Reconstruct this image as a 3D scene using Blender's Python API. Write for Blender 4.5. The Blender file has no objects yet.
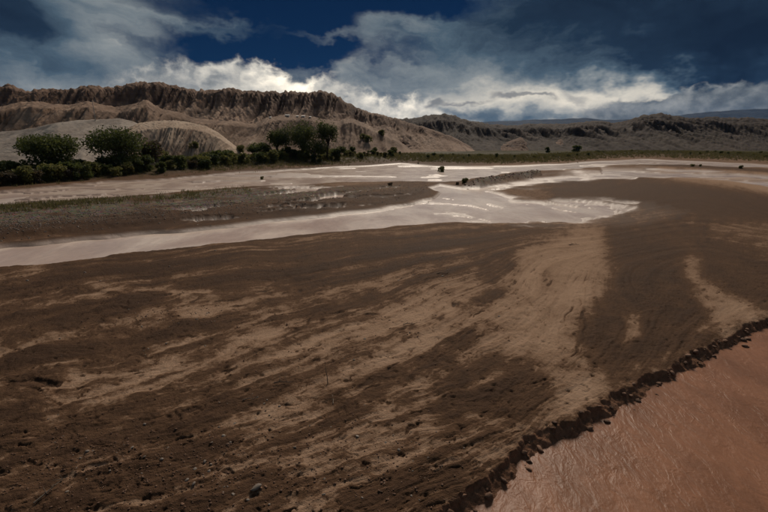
import bpy, bmesh, math, random
import numpy as np

R = math.radians
sc = bpy.context.scene
col = sc.collection
random.seed(7)
rng = np.random.default_rng(7)

# ------------------------------------------------------------------ camera
FPX = 426.667          # focal length in pixels of a 768 px wide picture (20 mm on 36 mm)
PITCH = R(14.71)
CAMH = 8.0
cam_d = bpy.data.cameras.new('camera')
cam_d.lens = 20.0
cam_d.sensor_width = 36.0
cam_d.clip_start = 0.1
cam_d.clip_end = 60000
cam = bpy.data.objects.new('camera', cam_d)
col.objects.link(cam)
cam.location = (0, 0, CAMH)
cam.rotation_euler = (R(90) - PITCH, 0, 0)
sc.camera = cam
cy = sc.cycles
cy.max_bounces, cy.diffuse_bounces, cy.glossy_bounces, cy.transmission_bounces, cy.volume_bounces, cy.transparent_max_bounces = 4, 2, 2, 2, 0, 4
sc.render.resolution_x, sc.render.resolution_y = 1024, 683

# ------------------------------------------------------------------ view
sc.view_settings.view_transform = 'Standard'
sc.view_settings.look = 'None'
sc.view_settings.exposure = 0.72
sc.view_settings.gamma = 1.0
sc.view_settings.use_curve_mapping = False

# ------------------------------------------------------------------ sun
SUN_EL, SUN_AZ = 38.0, 9.0       # degrees; azimuth clockwise from +Y (straight ahead)
sun_d = bpy.data.lights.new('sun', 'SUN')
sun_d.energy = 2.0
sun_d.angle = R(18)
sun_d.color = (1.0, 0.87, 0.72)
sun = bpy.data.objects.new('sun', sun_d)
col.objects.link(sun)
sun.location = (20, 80, 60)
sun.rotation_euler = (R(90 - SUN_EL), 0, R(-SUN_AZ) + math.pi)

# ------------------------------------------------------------------ node helpers
class NT:
    def __init__(s, tree):
        s.t = tree
        s.n = tree.nodes
        s.l = tree.links
    def new(s, typ, **kw):
        n = s.n.new(typ)
        for k, v in kw.items():
            setattr(n, k, v)
        return n
    def put(s, sock, v):
        if hasattr(v, 'is_linked') or isinstance(v, bpy.types.NodeSocket):
            s.l.new(v, sock)
        elif v is not None:
            sock.default_value = v
    def m(s, op, a, b=None, c=None, clamp=False):
        n = s.new('ShaderNodeMath', operation=op)
        n.use_clamp = clamp
        s.put(n.inputs[0], a)
        if b is not None: s.put(n.inputs[1], b)
        if c is not None: s.put(n.inputs[2], c)
        return n.outputs[0]
    def noise(s, vec, scale, detail=4, rough=0.55, dist=0.0, lac=2.0):
        n = s.new('ShaderNodeTexNoise')
        if vec is not None: s.l.new(vec, n.inputs['Vector'])
        n.inputs['Scale'].default_value = scale
        n.inputs['Detail'].default_value = detail
        n.inputs['Roughness'].default_value = rough
        n.inputs['Lacunarity'].default_value = lac
        n.inputs['Distortion'].default_value = dist
        return n.outputs[0]
    def voro(s, vec, scale, feature='F1', out='Distance', rnd=1.0):
        n = s.new('ShaderNodeTexVoronoi', feature=feature)
        if vec is not None: s.l.new(vec, n.inputs['Vector'])
        n.inputs['Scale'].default_value = scale
        n.inputs['Randomness'].default_value = rnd
        return n.outputs[out]
    def mapr(s, v, a, b, c=0.0, d=1.0, smooth=True):
        n = s.new('ShaderNodeMapRange')
        n.interpolation_type = 'SMOOTHSTEP' if smooth else 'LINEAR'
        s.put(n.inputs[0], v)
        for i, q in enumerate((a, b, c, d)):
            s.put(n.inputs[1 + i], q)
        return n.outputs[0]
    def mix(s, f, a, b):
        n = s.new('ShaderNodeMix', data_type='RGBA')
        s.put(n.inputs[0], f)
        for i, q in ((6, a), (7, b)):
            if isinstance(q, tuple): q = (*q, 1.0) if len(q) == 3 else q
            s.put(n.inputs[i], q)
        return n.outputs[2]
    def mul(s, a, b):
        n = s.new('ShaderNodeMix', data_type='RGBA', blend_type='MULTIPLY')
        n.inputs[0].default_value = 1.0
        for i, q in ((6, a), (7, b)):
            if isinstance(q, tuple): q = (*q, 1.0) if len(q) == 3 else q
            s.put(n.inputs[i], q)
        return n.outputs[2]
    def vec(s, x, y, z=0.0):
        n = s.new('ShaderNodeCombineXYZ')
        s.put(n.inputs[0], x); s.put(n.inputs[1], y); s.put(n.inputs[2], z)
        return n.outputs[0]
    def ramp(s, v, stops, interp='LINEAR'):
        n = s.new('ShaderNodeValToRGB')
        s.l.new(v, n.inputs[0])
        r = n.color_ramp
        r.interpolation = interp
        while len(r.elements) < len(stops): r.elements.new(0.5)
        for e, (p, c) in zip(r.elements, stops):
            e.position = p
            e.color = (*c, 1.0)
        return n.outputs[0]

# ------------------------------------------------------------------ sky
world = bpy.data.worlds.new('World')
sc.world = world
world.use_nodes = True
w = NT(world.node_tree)
w.n.clear()
sky = w.new('ShaderNodeTexSky', sky_type='NISHITA')
sky.sun_disc = False
sky.sun_elevation = R(SUN_EL)
sky.sun_rotation = R(SUN_AZ)
sky.altitude = 2500
sky.air_density = 1.0
sky.dust_density = 0.3
sky.ozone_density = 3.0
tc = w.new('ShaderNodeTexCoord')
sep = w.new('ShaderNodeSeparateXYZ')
w.l.new(tc.outputs['Generated'], sep.inputs[0])
dx, dy, dz = sep.outputs
az = w.m('ARCTAN2', dx, dy)
el = w.m('ARCSINE', w.m('MINIMUM', w.m('MAXIMUM', dz, -1.0), 1.0))

def sky_ae(px, py):
    """azimuth and elevation (radians) of a direction given in picture units"""
    xc = (px - 384) / FPX
    yc = (256 - py) / FPX
    d = np.array([xc, math.cos(PITCH) + yc * math.sin(PITCH), -math.sin(PITCH) + yc * math.cos(PITCH)])
    d /= np.linalg.norm(d)
    return math.atan2(d[0], d[1]), math.asin(d[2])

# coordinates warped by noise so that the cloud masses get billowed edges
def n2d(vec, scale, detail, rough, color=False):
    n = w.new('ShaderNodeTexNoise', noise_dimensions='2D')
    w.l.new(vec, n.inputs['Vector'])
    n.inputs['Scale'].default_value = scale
    n.inputs['Detail'].default_value = detail
    n.inputs['Roughness'].default_value = rough
    return n.outputs[0]
az_s = w.m('ABSOLUTE', dz)
flat = w.vec(w.m('DIVIDE', dx, w.m('ADD', az_s, 0.16)), w.m('DIVIDE', dy, w.m('ADD', az_s, 0.16)))
aev = w.vec(az, w.m('MULTIPLY', el, 1.7))
wn1 = w.m('SUBTRACT', n2d(aev, 3.0, 4, 0.55), 0.5)
wn2 = w.m('SUBTRACT', n2d(w.vec(w.m('ADD', az, 7.3), w.m('MULTIPLY', el, 1.7)), 5.0, 5, 0.6), 0.5)
azw = w.m('ADD', az, w.m('MULTIPLY', wn1, 0.34))
elw = w.m('ADD', el, w.m('MULTIPLY', wn2, 0.17))

aew = w.vec(azw, elw)
def blob(px, py, rx, ry, amp):
    """soft cloud mass centred on a direction; radii in picture units"""
    a0, e0 = sky_ae(px, py)
    sx, sy = rx / FPX * 0.85 / math.cos(e0), ry / FPX * 0.95
    n = w.new('ShaderNodeVectorMath', operation='MULTIPLY_ADD')
    w.l.new(aew, n.inputs[0])
    n.inputs[1].default_value = (1 / sx, 1 / sy, 0)
    n.inputs[2].default_value = (-a0 / sx, -e0 / sy, 0)
    d = w.new('ShaderNodeVectorMath', operation='DOT_PRODUCT')
    w.l.new(n.outputs[0], d.inputs[0]); w.l.new(n.outputs[0], d.inputs[1])
    return (w.m('POWER', 0.36788, d.outputs['Value']), amp)

def total(*bs):
    t = None
    for b in bs:
        if isinstance(b, tuple):
            t = w.m('MULTIPLY', *b) if t is None else w.m('MULTIPLY_ADD', b[0], b[1], t)
        else:
            t = b if t is None else w.m('ADD', t, b)
    return t

def curve_az(pts):
    """a value that runs along the horizon, given at picture columns"""
    n = w.new('ShaderNodeFloatCurve')
    w.l.new(w.m('ADD', w.m('MULTIPLY', az, 0.5 / math.pi), 0.5), n.inputs['Value'])
    c = n.mapping.curves[0]
    P = [(sky_ae(px, 100)[0] / (2 * math.pi) + 0.5, v) for px, v in pts]
    P = [(0.0, P[0][1])] + P + [(1.0, P[-1][1])]
    while len(c.points) < len(P): c.points.new(0.5, 0.5)
    for q, (x, y) in zip(c.points, P):
        q.location = (x, y)
    n.mapping.update()
    return n.outputs[0]

n_veil = w.m('SUBTRACT', n2d(w.vec(w.m('ADD', az, w.m('MULTIPLY', wn1, 0.5)), w.m('MULTIPLY', w.m('ADD', elw, w.m('MULTIPLY', az, 0.18)), 2.6)), 3.2, 8, 0.62), 0.5)
n_high = w.m('SUBTRACT', n2d(flat, 0.9, 6, 0.6), 0.5)
def billow(oa, oe):
    """relief of the heaped clouds"""
    p = w.vec(w.m('ADD', w.m('ADD', az, w.m('MULTIPLY', wn2, 0.05)), oa), w.m('MULTIPLY', w.m('ADD', el, oe), 1.35))
    n = n2d(p, 15.0, 6, 0.56)
    return w.m('SUBTRACT', 1.0, w.m('MULTIPLY', w.m('ABSOLUTE', w.m('SUBTRACT', n, 0.5)), 3.2))
n_puff = billow(0.0, 0.0)
relief = w.m('SUBTRACT', n_puff, billow(-0.008, 0.016))

# --- high layer: storm masses left and right, open blue between them
cover_v = total(w.m('MULTIPLY_ADD', n_veil, 0.62, 0.58), (n_high, 0.55),
                blob(285, 16, 92, 40, -1.25), blob(215, 56, 60, 14, -0.50), blob(335, 60, 60, 14, -0.60), blob(410, -6, 60, 14, -0.6),
                blob(235, 26, 70, 8, 0.62), blob(310, 38, 60, 8, 0.66), blob(400, 26, 24, 12, 0.60),
                blob(577, 90, 12, 10, -0.60),
                blob(50, 40, 120, 60, 0.5), blob(640, 40, 190, 70, 0.8), blob(480, 60, 90, 40, 0.45))
cover = w.mapr(cover_v, 0.10, 0.92)
bright_v = total(w.m('MULTIPLY_ADD', n_veil, 0.44, 0.42), (n_high, 0.30), (wn1, 0.16),
                 blob(10, 2, 110, 34, -0.26), blob(150, 36, 44, 36, 0.14), blob(30, 74, 110, 22, 0.08),
                 blob(480, 84, 100, 22, 0.20), blob(510, 112, 130, 12, 0.24), blob(580, 94, 110, 13, 0.36), blob(700, 96, 90, 9, 0.22), blob(450, 50, 90, 30, 0.10),
                 blob(660, 14, 170, 50, -0.32), blob(750, 58, 100, 34, -0.22), blob(625, 22, 24, 6, 0.16))
hi_b = w.m('ADD', bright_v, 0.0, clamp=True)
# --- heaped bank low over the hills, its top given along the horizon
top = w.m('MULTIPLY', curve_az([(-300, 0.30), (-60, 0.28), (60, 0.28), (110, 0.35), (150, 0.405), (190, 0.415), (215, 0.42), (240, 0.455), (275, 0.45), (298, 0.385), (318, 0.385), (336, 0.42), (352, 0.40), (372, 0.33),
                                (395, 0.28), (420, 0.30), (440, 0.26), (480, 0.17), (520, 0.14), (560, 0.15), (600, 0.19), (640, 0.225), (690, 0.25), (768, 0.245), (900, 0.27), (1200, 0.25)]), 0.36)
depth = w.m('ADD', w.m('SUBTRACT', top, el), w.m('MULTIPLY_ADD', w.m('SUBTRACT', n_puff, 0.6), 0.024, w.m('MULTIPLY', wn2, 0.06)))
soft = curve_az([(-300, 0.05), (100, 0.05), (150, 0.03), (200, 0.022), (300, 0.02), (370, 0.024), (440, 0.03), (500, 0.03), (640, 0.012), (768, 0.012), (1200, 0.04)])
cover_b = w.mapr(depth, -0.004, soft)
lit = curve_az([(-300, 0.36), (0, 0.38), (100, 0.44), (180, 0.53), (230, 0.60), (260, 0.66), (300, 0.72), (340, 0.64), (400, 0.70), (440, 0.66), (500, 0.54), (560, 0.52), (620, 0.42), (700, 0.36), (900, 0.32), (1200, 0.3)])
low_b = total(w.m('ADD', lit, 0.01), (w.m('MULTIPLY', relief, w.mapr(depth, 0.10, 0.0, 0.25, 1.0)), 0.22), (w.m('SUBTRACT', n_puff, 0.6), 0.05), (n_veil, 0.36),
              (w.mapr(depth, 0.01, 0.12), -0.10),
              blob(130, 88, 110, 12, 0.08), blob(300, 90, 40, 9, 0.14), blob(410, 104, 34, 8, 0.14), blob(365, 92, 22, 8, -0.14))
low_b = w.m('ADD', low_b, 0.0, clamp=True)
# --- thin dark scud in front
scud = w.mapr(total(blob(445, 106, 16, 7, 1.0), blob(503, 100, 24, 6, 1.0), blob(540, 99, 22, 5, 0.9), blob(470, 110, 18, 5, .8), (n_puff, 0.3)), 0.55, 1.25)
RAMP = [(0.0, (0.004, 0.007, 0.014)), (0.18, (0.009, 0.017, 0.030)), (0.36, (0.044, 0.066, 0.086)),
        (0.55, (0.150, 0.165, 0.168)), (0.75, (0.38, 0.355, 0.305)), (1.0, (0.76, 0.67, 0.53))]
sk = w.mul(sky.outputs[0], (0.0007, 0.0022, 0.0042))
skyc = w.mix(cover, sk, w.ramp(hi_b, RAMP))
LOWR = [(0.0, (0.010, 0.013, 0.018)), (0.18, (0.030, 0.036, 0.042)), (0.36, (0.082, 0.090, 0.094)), (0.55, (0.185, 0.188, 0.182)), (0.75, (0.44, 0.41, 0.355)), (1.0, (0.92, 0.82, 0.66))]
skyc = w.mix(cover_b, skyc, w.ramp(low_b, LOWR))
skyc = w.mix(w.m('MULTIPLY', scud, 0.75), skyc, (0.085, 0.088, 0.092))
# scaled so that the background runs at strength 0.1
sky10 = w.mul(skyc, (10.0, 10.0, 10.0))
bg = w.new('ShaderNodeBackground')
bg.inputs['Strength'].default_value = 0.1
w.l.new(sky10, bg.inputs['Color'])
wo = w.new('ShaderNodeOutputWorld')
w.l.new(bg.outputs[0], wo.inputs['Surface'])
world.cycles.sampling_method = 'MANUAL'
world.cycles.sample_map_resolution = 256

# ------------------------------------------------------------------ numpy noise
def _hash(ix, iy, seed):
    h = (ix.astype(np.int64) * 374761393 + iy.astype(np.int64) * 668265263 + seed * 1274126177) & 0xffffffff
    h = ((h ^ (h >> 13)) * 1274126177) & 0xffffffff
    return (h ^ (h >> 16)) & 0xffffffff
_GA = np.linspace(0, 2 * np.pi, 64, endpoint=False)
_GX, _GY = np.cos(_GA).astype(np.float32), np.sin(_GA).astype(np.float32)
def pn(x, y, seed=0):
    """gradient noise, about -0.7 .. 0.7"""
    x0, y0 = np.floor(x), np.floor(y)
    fx, fy = (x - x0).astype(np.float32), (y - y0).astype(np.float32)
    ix, iy = x0.astype(np.int64), y0.astype(np.int64)
    u = fx * fx * fx * (fx * (fx * 6 - 15) + 10)
    v = fy * fy * fy * (fy * (fy * 6 - 15) + 10)
    def g(a, b):
        k = _hash(ix + a, iy + b, seed) & 63
        return _GX[k] * (fx - a) + _GY[k] * (fy - b)
    n00, n10, n01, n11 = g(0, 0), g(1, 0), g(0, 1), g(1, 1)
    return (n00 * (1 - u) + n10 * u) * (1 - v) + (n01 * (1 - u) + n11 * u) * v
def fbm(x, y, o=4, seed=0, gain=0.5, lac=2.03):
    s, a = 0, 1.0
    for i in range(o):
        s = s + a * pn(x, y, seed + i * 17)
        x, y, a = x * lac + 3.7, y * lac - 1.9, a * gain
    return s
def ridged(x, y, o=4, seed=0, gain=0.5):
    s, a, t = 0, 1.0, 0.0
    for i in range(o):
        s = s + a * (1 - np.abs(pn(x, y, seed + i * 31)) * 2.2)
        t += a
        x, y, a = x * 2.03 + 5.1, y * 2.03 + 1.3, a * gain
    return s / t
def sst(a, b, x):
    t = np.clip((x - a) / (b - a), 0, 1)
    return t * t * (3 - 2 * t)

# ------------------------------------------------------------------ survey chart: ground points <-> sight lines
CP, SP = math.cos(PITCH), math.sin(PITCH)
def G(px, py, z=0.0):
    xc, yc = (px - 384) / FPX, (256 - py) / FPX
    dyy, dzz = CP + yc * SP, -SP + yc * CP
    t = (z - CAMH) / dzz
    return np.array([xc * t, dyy * t, z])
def chart(x, y):
    zc = np.maximum(y * CP + CAMH * SP, 1.5)
    return 384 + FPX * x / zc, 256 - FPX * (y * SP - CAMH * CP) / zc
def at(px, py, Y):
    """point on a sight line at depth Y"""
    xc, yc = (px - 384) / FPX, (256 - py) / FPX
    t = Y / (CP + yc * SP)
    return np.array([xc * t, Y, CAMH + (-SP + yc * CP) * t])

def sdist(poly, x, y):
    """signed distance to a closed outline, positive inside"""
    p = np.array(poly, np.float32)
    d = np.full(x.shape, 1e9, np.float32)
    ins = np.zeros(x.shape, bool)
    n = len(p)
    for i in range(n):
        ax, ay = p[i]
        bx, by = p[(i + 1) % n]
        ex, ey = bx - ax, by - ay
        wx, wy = x - ax, y - ay
        t = np.clip((wx * ex + wy * ey) / (ex * ex + ey * ey + 1e-9), 0, 1)
        d = np.minimum(d, (wx - ex * t) ** 2 + (wy - ey * t) ** 2)
        if ay != by:
            c = ((ay > y) != (by > y)) & (x < ex * (y - ay) / (by - ay) + ax)
            ins ^= c
    d = np.sqrt(d)
    return np.where(ins, d, -d)

LAND = [(-900, 330), (-300, 222), (-100, 197), (0, 187.5), (60, 182.5), (120, 178), (190, 173), (240, 168.5), (300, 166), (350, 162.5),
        (400, 160.5), (440, 162), (500, 163), (560, 161), (600, 158), (640, 156.5), (700, 158), (768, 160.5), (900, 163), (1600, 172),
        (1600, 60), (-900, 60)]
CH1 = [(-900, 400), (-150, 262), (0, 244), (60, 239), (130, 232), (200, 227), (260, 220), (330, 213), (400, 205), (432, 197), (442, 191),
       (428, 187), (440, 183), (462, 187.5), (500, 184), (545, 179), (580, 174), (628, 171.5), (634, 175.5), (590, 178.5), (550, 182),
       (510, 186), (494, 190), (515, 197), (545, 203), (560, 201), (600, 201), (636, 206), (622, 213), (580, 219.5), (520, 222),
       (450, 222.5), (400, 226), (330, 232), (265, 238.5), (240, 241), (130, 253), (60, 262), (0, 268), (-150, 292), (-900, 470)]
CH2 = [(-900, 345), (-150, 206), (0, 190), (60, 185), (120, 181), (190, 176), (240, 171.5), (300, 169), (350, 165.5), (400, 163.5),
       (440, 166), (480, 166), (560, 163.5), (600, 160.5), (640, 159), (700, 161), (768, 164), (900, 167), (1600, 177), (1600, 184),
       (900, 173), (768, 168), (700, 165), (640, 163), (600, 166), (570, 169), (540, 170), (500, 174), (465, 180), (440, 182),
       (400, 181), (330, 183), (250, 186), (130, 195), (0, 205), (-150, 225), (-900, 370)]
CH3 = [(600, 166.5), (660, 167.5), (720, 171), (768, 175.5), (950, 190), (1600, 230), (1600, 245), (950, 203), (768, 186.5), (710, 180), (650, 176), (600, 175)]
BAR = [(-900, 370), (-150, 228), (0, 207), (130, 197), (250, 188), (330, 185), (400, 183), (425, 187), (430, 194), (400, 202), (330, 210),
       (250, 217), (150, 226), (0, 240), (-150, 258), (-900, 400)]
EDGE = [(380, 575), (445, 512), (466, 491), (495, 467), (525, 443), (542, 427), (581, 413), (611, 398), (632, 382), (662, 368), (696, 351),
        (735, 332), (768, 317), (840, 286), (960, 246), (1200, 205)]
EDGE_W = np.array([G(*p)[:2] for p in EDGE])
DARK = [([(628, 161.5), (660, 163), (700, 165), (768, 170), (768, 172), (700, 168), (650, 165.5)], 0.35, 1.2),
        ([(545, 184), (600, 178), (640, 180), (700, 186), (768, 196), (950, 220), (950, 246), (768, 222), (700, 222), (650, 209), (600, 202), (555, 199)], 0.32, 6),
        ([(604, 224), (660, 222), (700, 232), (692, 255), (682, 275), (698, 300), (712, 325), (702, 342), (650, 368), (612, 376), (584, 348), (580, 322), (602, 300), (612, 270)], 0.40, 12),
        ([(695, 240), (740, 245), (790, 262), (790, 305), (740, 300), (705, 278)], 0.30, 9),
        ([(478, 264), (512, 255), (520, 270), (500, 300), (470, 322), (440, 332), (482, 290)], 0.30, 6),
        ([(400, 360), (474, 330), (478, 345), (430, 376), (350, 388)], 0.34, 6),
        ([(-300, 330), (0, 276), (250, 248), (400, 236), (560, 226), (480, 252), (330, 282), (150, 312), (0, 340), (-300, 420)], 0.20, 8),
        ([(-400, 470), (0, 412), (200, 392), (330, 470), (500, 495), (420, 560), (-400, 640)], 0.20, 25),  # lower-left vignette shade, painted in through the moisture mask
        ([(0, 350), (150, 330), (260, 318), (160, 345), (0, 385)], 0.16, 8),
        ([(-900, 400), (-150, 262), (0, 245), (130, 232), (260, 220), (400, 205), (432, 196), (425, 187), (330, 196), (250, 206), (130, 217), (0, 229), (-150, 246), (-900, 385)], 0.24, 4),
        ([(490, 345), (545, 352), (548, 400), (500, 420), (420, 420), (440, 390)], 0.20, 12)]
LIGHT = [([(490, 300), (525, 252), (570, 232), (604, 228), (608, 290), (578, 330), (590, 370), (604, 396), (570, 416), (545, 385), (505, 352), (420, 352), (350, 372), (430, 320)], -0.30, 12),
         ([(650, 235), (690, 240), (700, 280), (745, 308), (760, 320), (722, 336), (700, 300), (682, 275), (690, 250)], -0.24, 8),
         ([(625, 318), (640, 316), (642, 340), (622, 344)], -0.40, 5),
         ([(250, 360), (330, 325), (430, 300), (480, 310), (420, 335), (330, 370), (250, 390)], -0.18, 12),
         ([(660, 168), (768, 174), (900, 182), (900, 205), (768, 193), (700, 183), (650, 176)], -0.30, 5),
         ([(85, 286), (210, 291), (210, 297), (100, 293)], -0.3, 3)]

PSI = [(0, [(-200, 352), (0, 300), (120, 275), (250, 258), (380, 243), (500, 233), (600, 226)]),
       (1, [(-200, 410), (0, 350), (120, 325), (250, 295), (380, 268), (480, 250), (560, 236)]),
       (2, [(-200, 490), (0, 420), (120, 388), (250, 345), (360, 310), (450, 275), (510, 255)]),
       (3, [(-200, 570), (0, 490), (120, 450), (250, 405), (360, 360), (450, 320), (510, 285), (545, 255)]),
       (4, [(0, 560), (100, 512), (250, 460), (380, 410), (470, 370), (530, 330), (570, 280)]),
       (5, [(200, 560), (300, 512), (420, 460), (520, 420), (580, 380), (620, 320), (620, 260)]),
       (6, [(460, 490), (560, 420), (640, 370), (690, 310), (700, 255)]),
       (7, [(700, 335), (768, 302), (850, 268)]),
       (-1, [(-200, 300), (0, 268), (130, 253), (265, 238), (400, 226), (560, 220), (640, 212)]),
       (-2, [(-200, 270), (0, 240), (150, 228), (300, 212), (440, 196), (640, 187), (768, 214), (900, 235)]),
       (-3, [(-200, 232), (0, 207), (250, 188), (400, 182), (560, 171), (768, 186), (900, 198)]),
       (-4, [(-200, 212), (0, 191), (240, 171), (400, 164), (600, 160), (768, 165), (900, 170)])]
_c = np.array([(x, y, v) for v, pts in PSI for x, y in pts], np.float64)
_cx, _cy, _cv = _c[:, 0] / 100, _c[:, 1] / 60, _c[:, 2]
def _tps(r2): return 0.5 * r2 * np.log(r2 + 1e-9)
_K = _tps((_cx[:, None] - _cx) ** 2 + (_cy[:, None] - _cy) ** 2) + np.eye(len(_cx)) * 0.02
_P = np.stack([np.ones_like(_cx), _cx, _cy], 1)
_A = np.block([[_K, _P], [_P.T, np.zeros((3, 3))]])
_W = np.linalg.solve(_A, np.concatenate([_cv, np.zeros(3)])).astype(np.float32)
def psi_f(px, py):
    x, y = np.clip(px, -350, 1000) / 100, np.clip(py, 150, 620) / 60
    s = _W[-3] + _W[-2] * x + _W[-1] * y
    for i in range(len(_cx)):
        s = s + _W[i] * _tps((x - np.float32(_cx[i])) ** 2 + (y - np.float32(_cy[i])) ** 2)
    return s

WATER_Z = -0.30
RIVER_Z = -0.24
def edge_sd(x, y):
    """metres from the cut bank of the near river, positive on the river side"""
    d = np.full(x.shape, 1e9)
    sg = np.zeros(x.shape)
    for (ax, ay), (bx, by) in zip(EDGE_W[:-1], EDGE_W[1:]):
        ex, ey = bx - ax, by - ay
        wx, wy = x - ax, y - ay
        t = np.clip((wx * ex + wy * ey) / (ex * ex + ey * ey), 0, 1)
        q = (wx - ex * t) ** 2 + (wy - ey * t) ** 2
        c = -(ex * wy - ey * wx)
        m = q < d
        d = np.where(m, q, d)
        sg = np.where(m, np.sign(c), sg)
    return np.sqrt(d) * sg

def ground(x, y):
    x = x.astype(np.float32); y = y.astype(np.float32)
    px, py = chart(x, y)
    px = np.clip(px, -2500, 3300); py = np.clip(py, 100, 900)
    F = {}
    # flow-aligned coordinates
    wob = fbm(px / 90, py / 45, 5, 5)
    wob2 = fbm(px / 24, py / 12, 3, 6)
    psi = psi_f(px, py) + 0.12 * wob + 0.035 * wob2
    phi = (px - py) / 100 + 0.3 * wob
    s1 = fbm(psi * 2.6, phi * 0.30, 5, 11, 0.55)
    s2 = fbm(psi * 7.0, phi * 0.8, 4, 23, 0.62)
    s3 = fbm(psi * 20.0, phi * 4.0, 3, 37, 0.6)
    en = fbm(px / 26, py / 7, 4, 51) + 0.5 * s2
    near = sst(205, 300, py)
    ens = fbm(px / 70, py / 6, 2, 53)
    # land beyond the far bank
    sl = sdist(LAND, px, py) + en * 1.0
    land = sst(-0.4, 2.2, sl)
    # channels
    wid = sst(420, 560, px)
    c1 = sst(-1.0 - 4 * wid, 3.0 + 3 * wid, sdist(CH1, px, py) + ens * (2.0 + 3 * wid) + en * 2.2 * wid)
    c2 = sst(-0.6, 1.6, sdist(CH2, px, py) + ens * 1.6)
    tilt = py + np.interp(px, [-900, 0, 420, 470, 560, 640, 1600], [-100, 0, 26, 22, 0, -10, -10]) * sst(180, 192, py)
    barn = fbm(px / 85 + 0.4 * wob, tilt / 3.4, 3, 71, 0.5) + 0.15 * ens
    c2 = c2 * (1 - 0.7 * sst(0.10, 0.26, barn))
    pm = np.maximum(0.9 * sst(-0.15, 0.2, fbm(px / 55, py / 14, 3, 73)), 0.4 * wid)
    c1 = c1 * (1 - 0.66 * pm * sst(0.02, 0.26, barn + 0.1 * en) * (0.5 + 0.5 * sst(200, 480, px)))
    sb = sdist(BAR, px, py) + en * (1.4 + 3.0 * sst(260, 420, px)) - 3.0 * sst(300, 430, px)
    bcut = sst(0.16, 0.30, fbm(px / 95 + 3.3, (py + 0.075 * px) / 4.2, 3, 79)) * sst(40, 330, px)
    bar = sst(-0.5, 3.0, sb) * (1 - bcut)
    # gravel dike in mid river
    dk = sdist([(462, 186), (478, 182), (505, 177.6), (528, 174), (540, 172.6), (541, 175), (530, 178), (505, 182), (480, 186)], px, py)
    dike = sst(-1.0, 2.4, dk + 0.8 * en)
    c2 = np.maximum(c2, bcut * sst(-1.0, 2.0, sb) * 0.95)
    c3 = sst(-1.0, 3.0, sdist(CH3, px, py) + ens * 2.5) * (1 - 0.8 * sst(-0.02, 0.22, barn))
    c1 = np.maximum(c1, 0.97 * c3)
    # heights
    lf = 0.12 + 0.88 * sst(660, 480, px)
    z = 0.05 * s1 + 0.034 * near * s2 * lf + 0.012 * near * s3 * lf
    ter = psi * 2.6 + 1.3 * fbm(psi * 1.5, phi * 0.7, 3, 91)
    fr = ter - np.floor(ter)
    on = sst(0.05, 0.35, fbm(px / 70, py / 30, 2, 93) + 0.1) * sst(600, 480, px)
    z = z + near * on * 0.055 * (sst(0.0, 0.10, fr) - sst(0.1, 1.0, fr))
    z = z + near * 0.022 * fbm(x * 1.8, y * 1.8, 3, 97) + near * 0.014 * fbm(x * 7.0, y * 7.0, 3, 98)
    # scaly current ripples on the pale sand
    rip = sst(-0.1, 0.3, fbm(px / 60, py / 40, 2, 101)) * sst(380, 470, px) * near
    z = z + rip * 0.030 * np.abs(fbm(x * 4.2 + 0.8 * wob, (y - 0.6 * x) * 2.6, 2, 103)) * 2
    # short ragged cuts along the flow, and thin branching rills
    dash = sst(0.30, 0.48, fbm(psi * 11 + 0.6 * wob2, phi * 3.0, 3, 141)) * sst(-0.1, 0.25, fbm(px / 50, py / 22, 2, 143)) * (0.25 + 0.75 * sst(640, 520, px))
    rl = fbm(psi * 2.4 + 0.5 * wob2, phi * 0.9, 4, 145, 0.6)
    rill = (1 - sst(0.0, 0.035, np.abs(rl))) * sst(-0.15, 0.2, fbm(px / 80, py / 30, 2, 147)) * (0.3 + 0.7 * sst(660, 520, px))
    blotn = fbm(px / 14, py / 8, 4, 149, 0.6)
    z = z - near * (0.055 * dash + 0.030 * rill)
    # pits and dark clods
    pit = fbm(x * 3.0, y * 3.0, 3, 107)
    z = z - near * 0.05 * sst(0.42, 0.62, pit)
    # raised toward camera so the cut bank stands proud, sloping gently to the channels
    z = z + 0.07 + 0.02 * sst(250, 330, py)
    z = z * (1 - 0.6 * np.maximum(c1, c2))
    z = z - 0.62 * c1 - 0.66 * c2
    z = z + bar * (0.28 + 0.10 * fbm(x * 0.4, y * 0.4, 3, 111) + 0.05 * fbm(x * 1.7, y * 1.7, 2, 112))
    z = z + dike * (1.15 + 0.5 * fbm(x * 0.5, y * 0.5, 3, 113))
    # small notched cut edge along the bright channel
    z = z + land * (0.85 + 0.3 * fbm(x * 0.08, y * 0.08, 3, 117) + 0.008 * np.clip(y - 80, 0, 200))
    # near river: cut bank with talus
    d = edge_sd(x, y)
    dn = d + 0.34 * fbm(x * 0.6, y * 0.6, 2, 121) + 0.15 * fbm(x * 2.6, y * 2.6, 3, 122) + 0.03 * fbm(x * 11, y * 11, 2, 123)
    crk = 0.025 * sst(-0.35, 0.0, dn) * (1 - sst(0.0, 0.05, dn))
    bank = sst(-0.02, 0.09, dn)
    tal = np.clip((dn - 0.04) / (0.34 + 0.3 * fbm(x * 0.6, y * 0.6, 2, 129)), 0, 1)
    tz = -0.04 + 0.05 * fbm(x * 0.7, y * 0.7, 2, 128) - 0.26 * tal + (1 - tal) * bank * (0.09 * fbm(x * 5, y * 5, 3, 125) + 0.06 * np.abs(fbm(x * 13, y * 13, 2, 126)))
    z = z - crk
    z = z * (1 - bank) + bank * tz
    z = np.where(dn > 0.6, np.minimum(z, -0.32), z)
    F['z'] = z
    # surface state
    far_ = 1 - near
    left = sst(640, 420, px)
    amp = 0.35 + 0.65 * sst(-0.2, 0.25, fbm(px / 120, py / 45, 2, 131))
    blot = fbm(px / 40, py / 17, 5, 133, 0.62)
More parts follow.
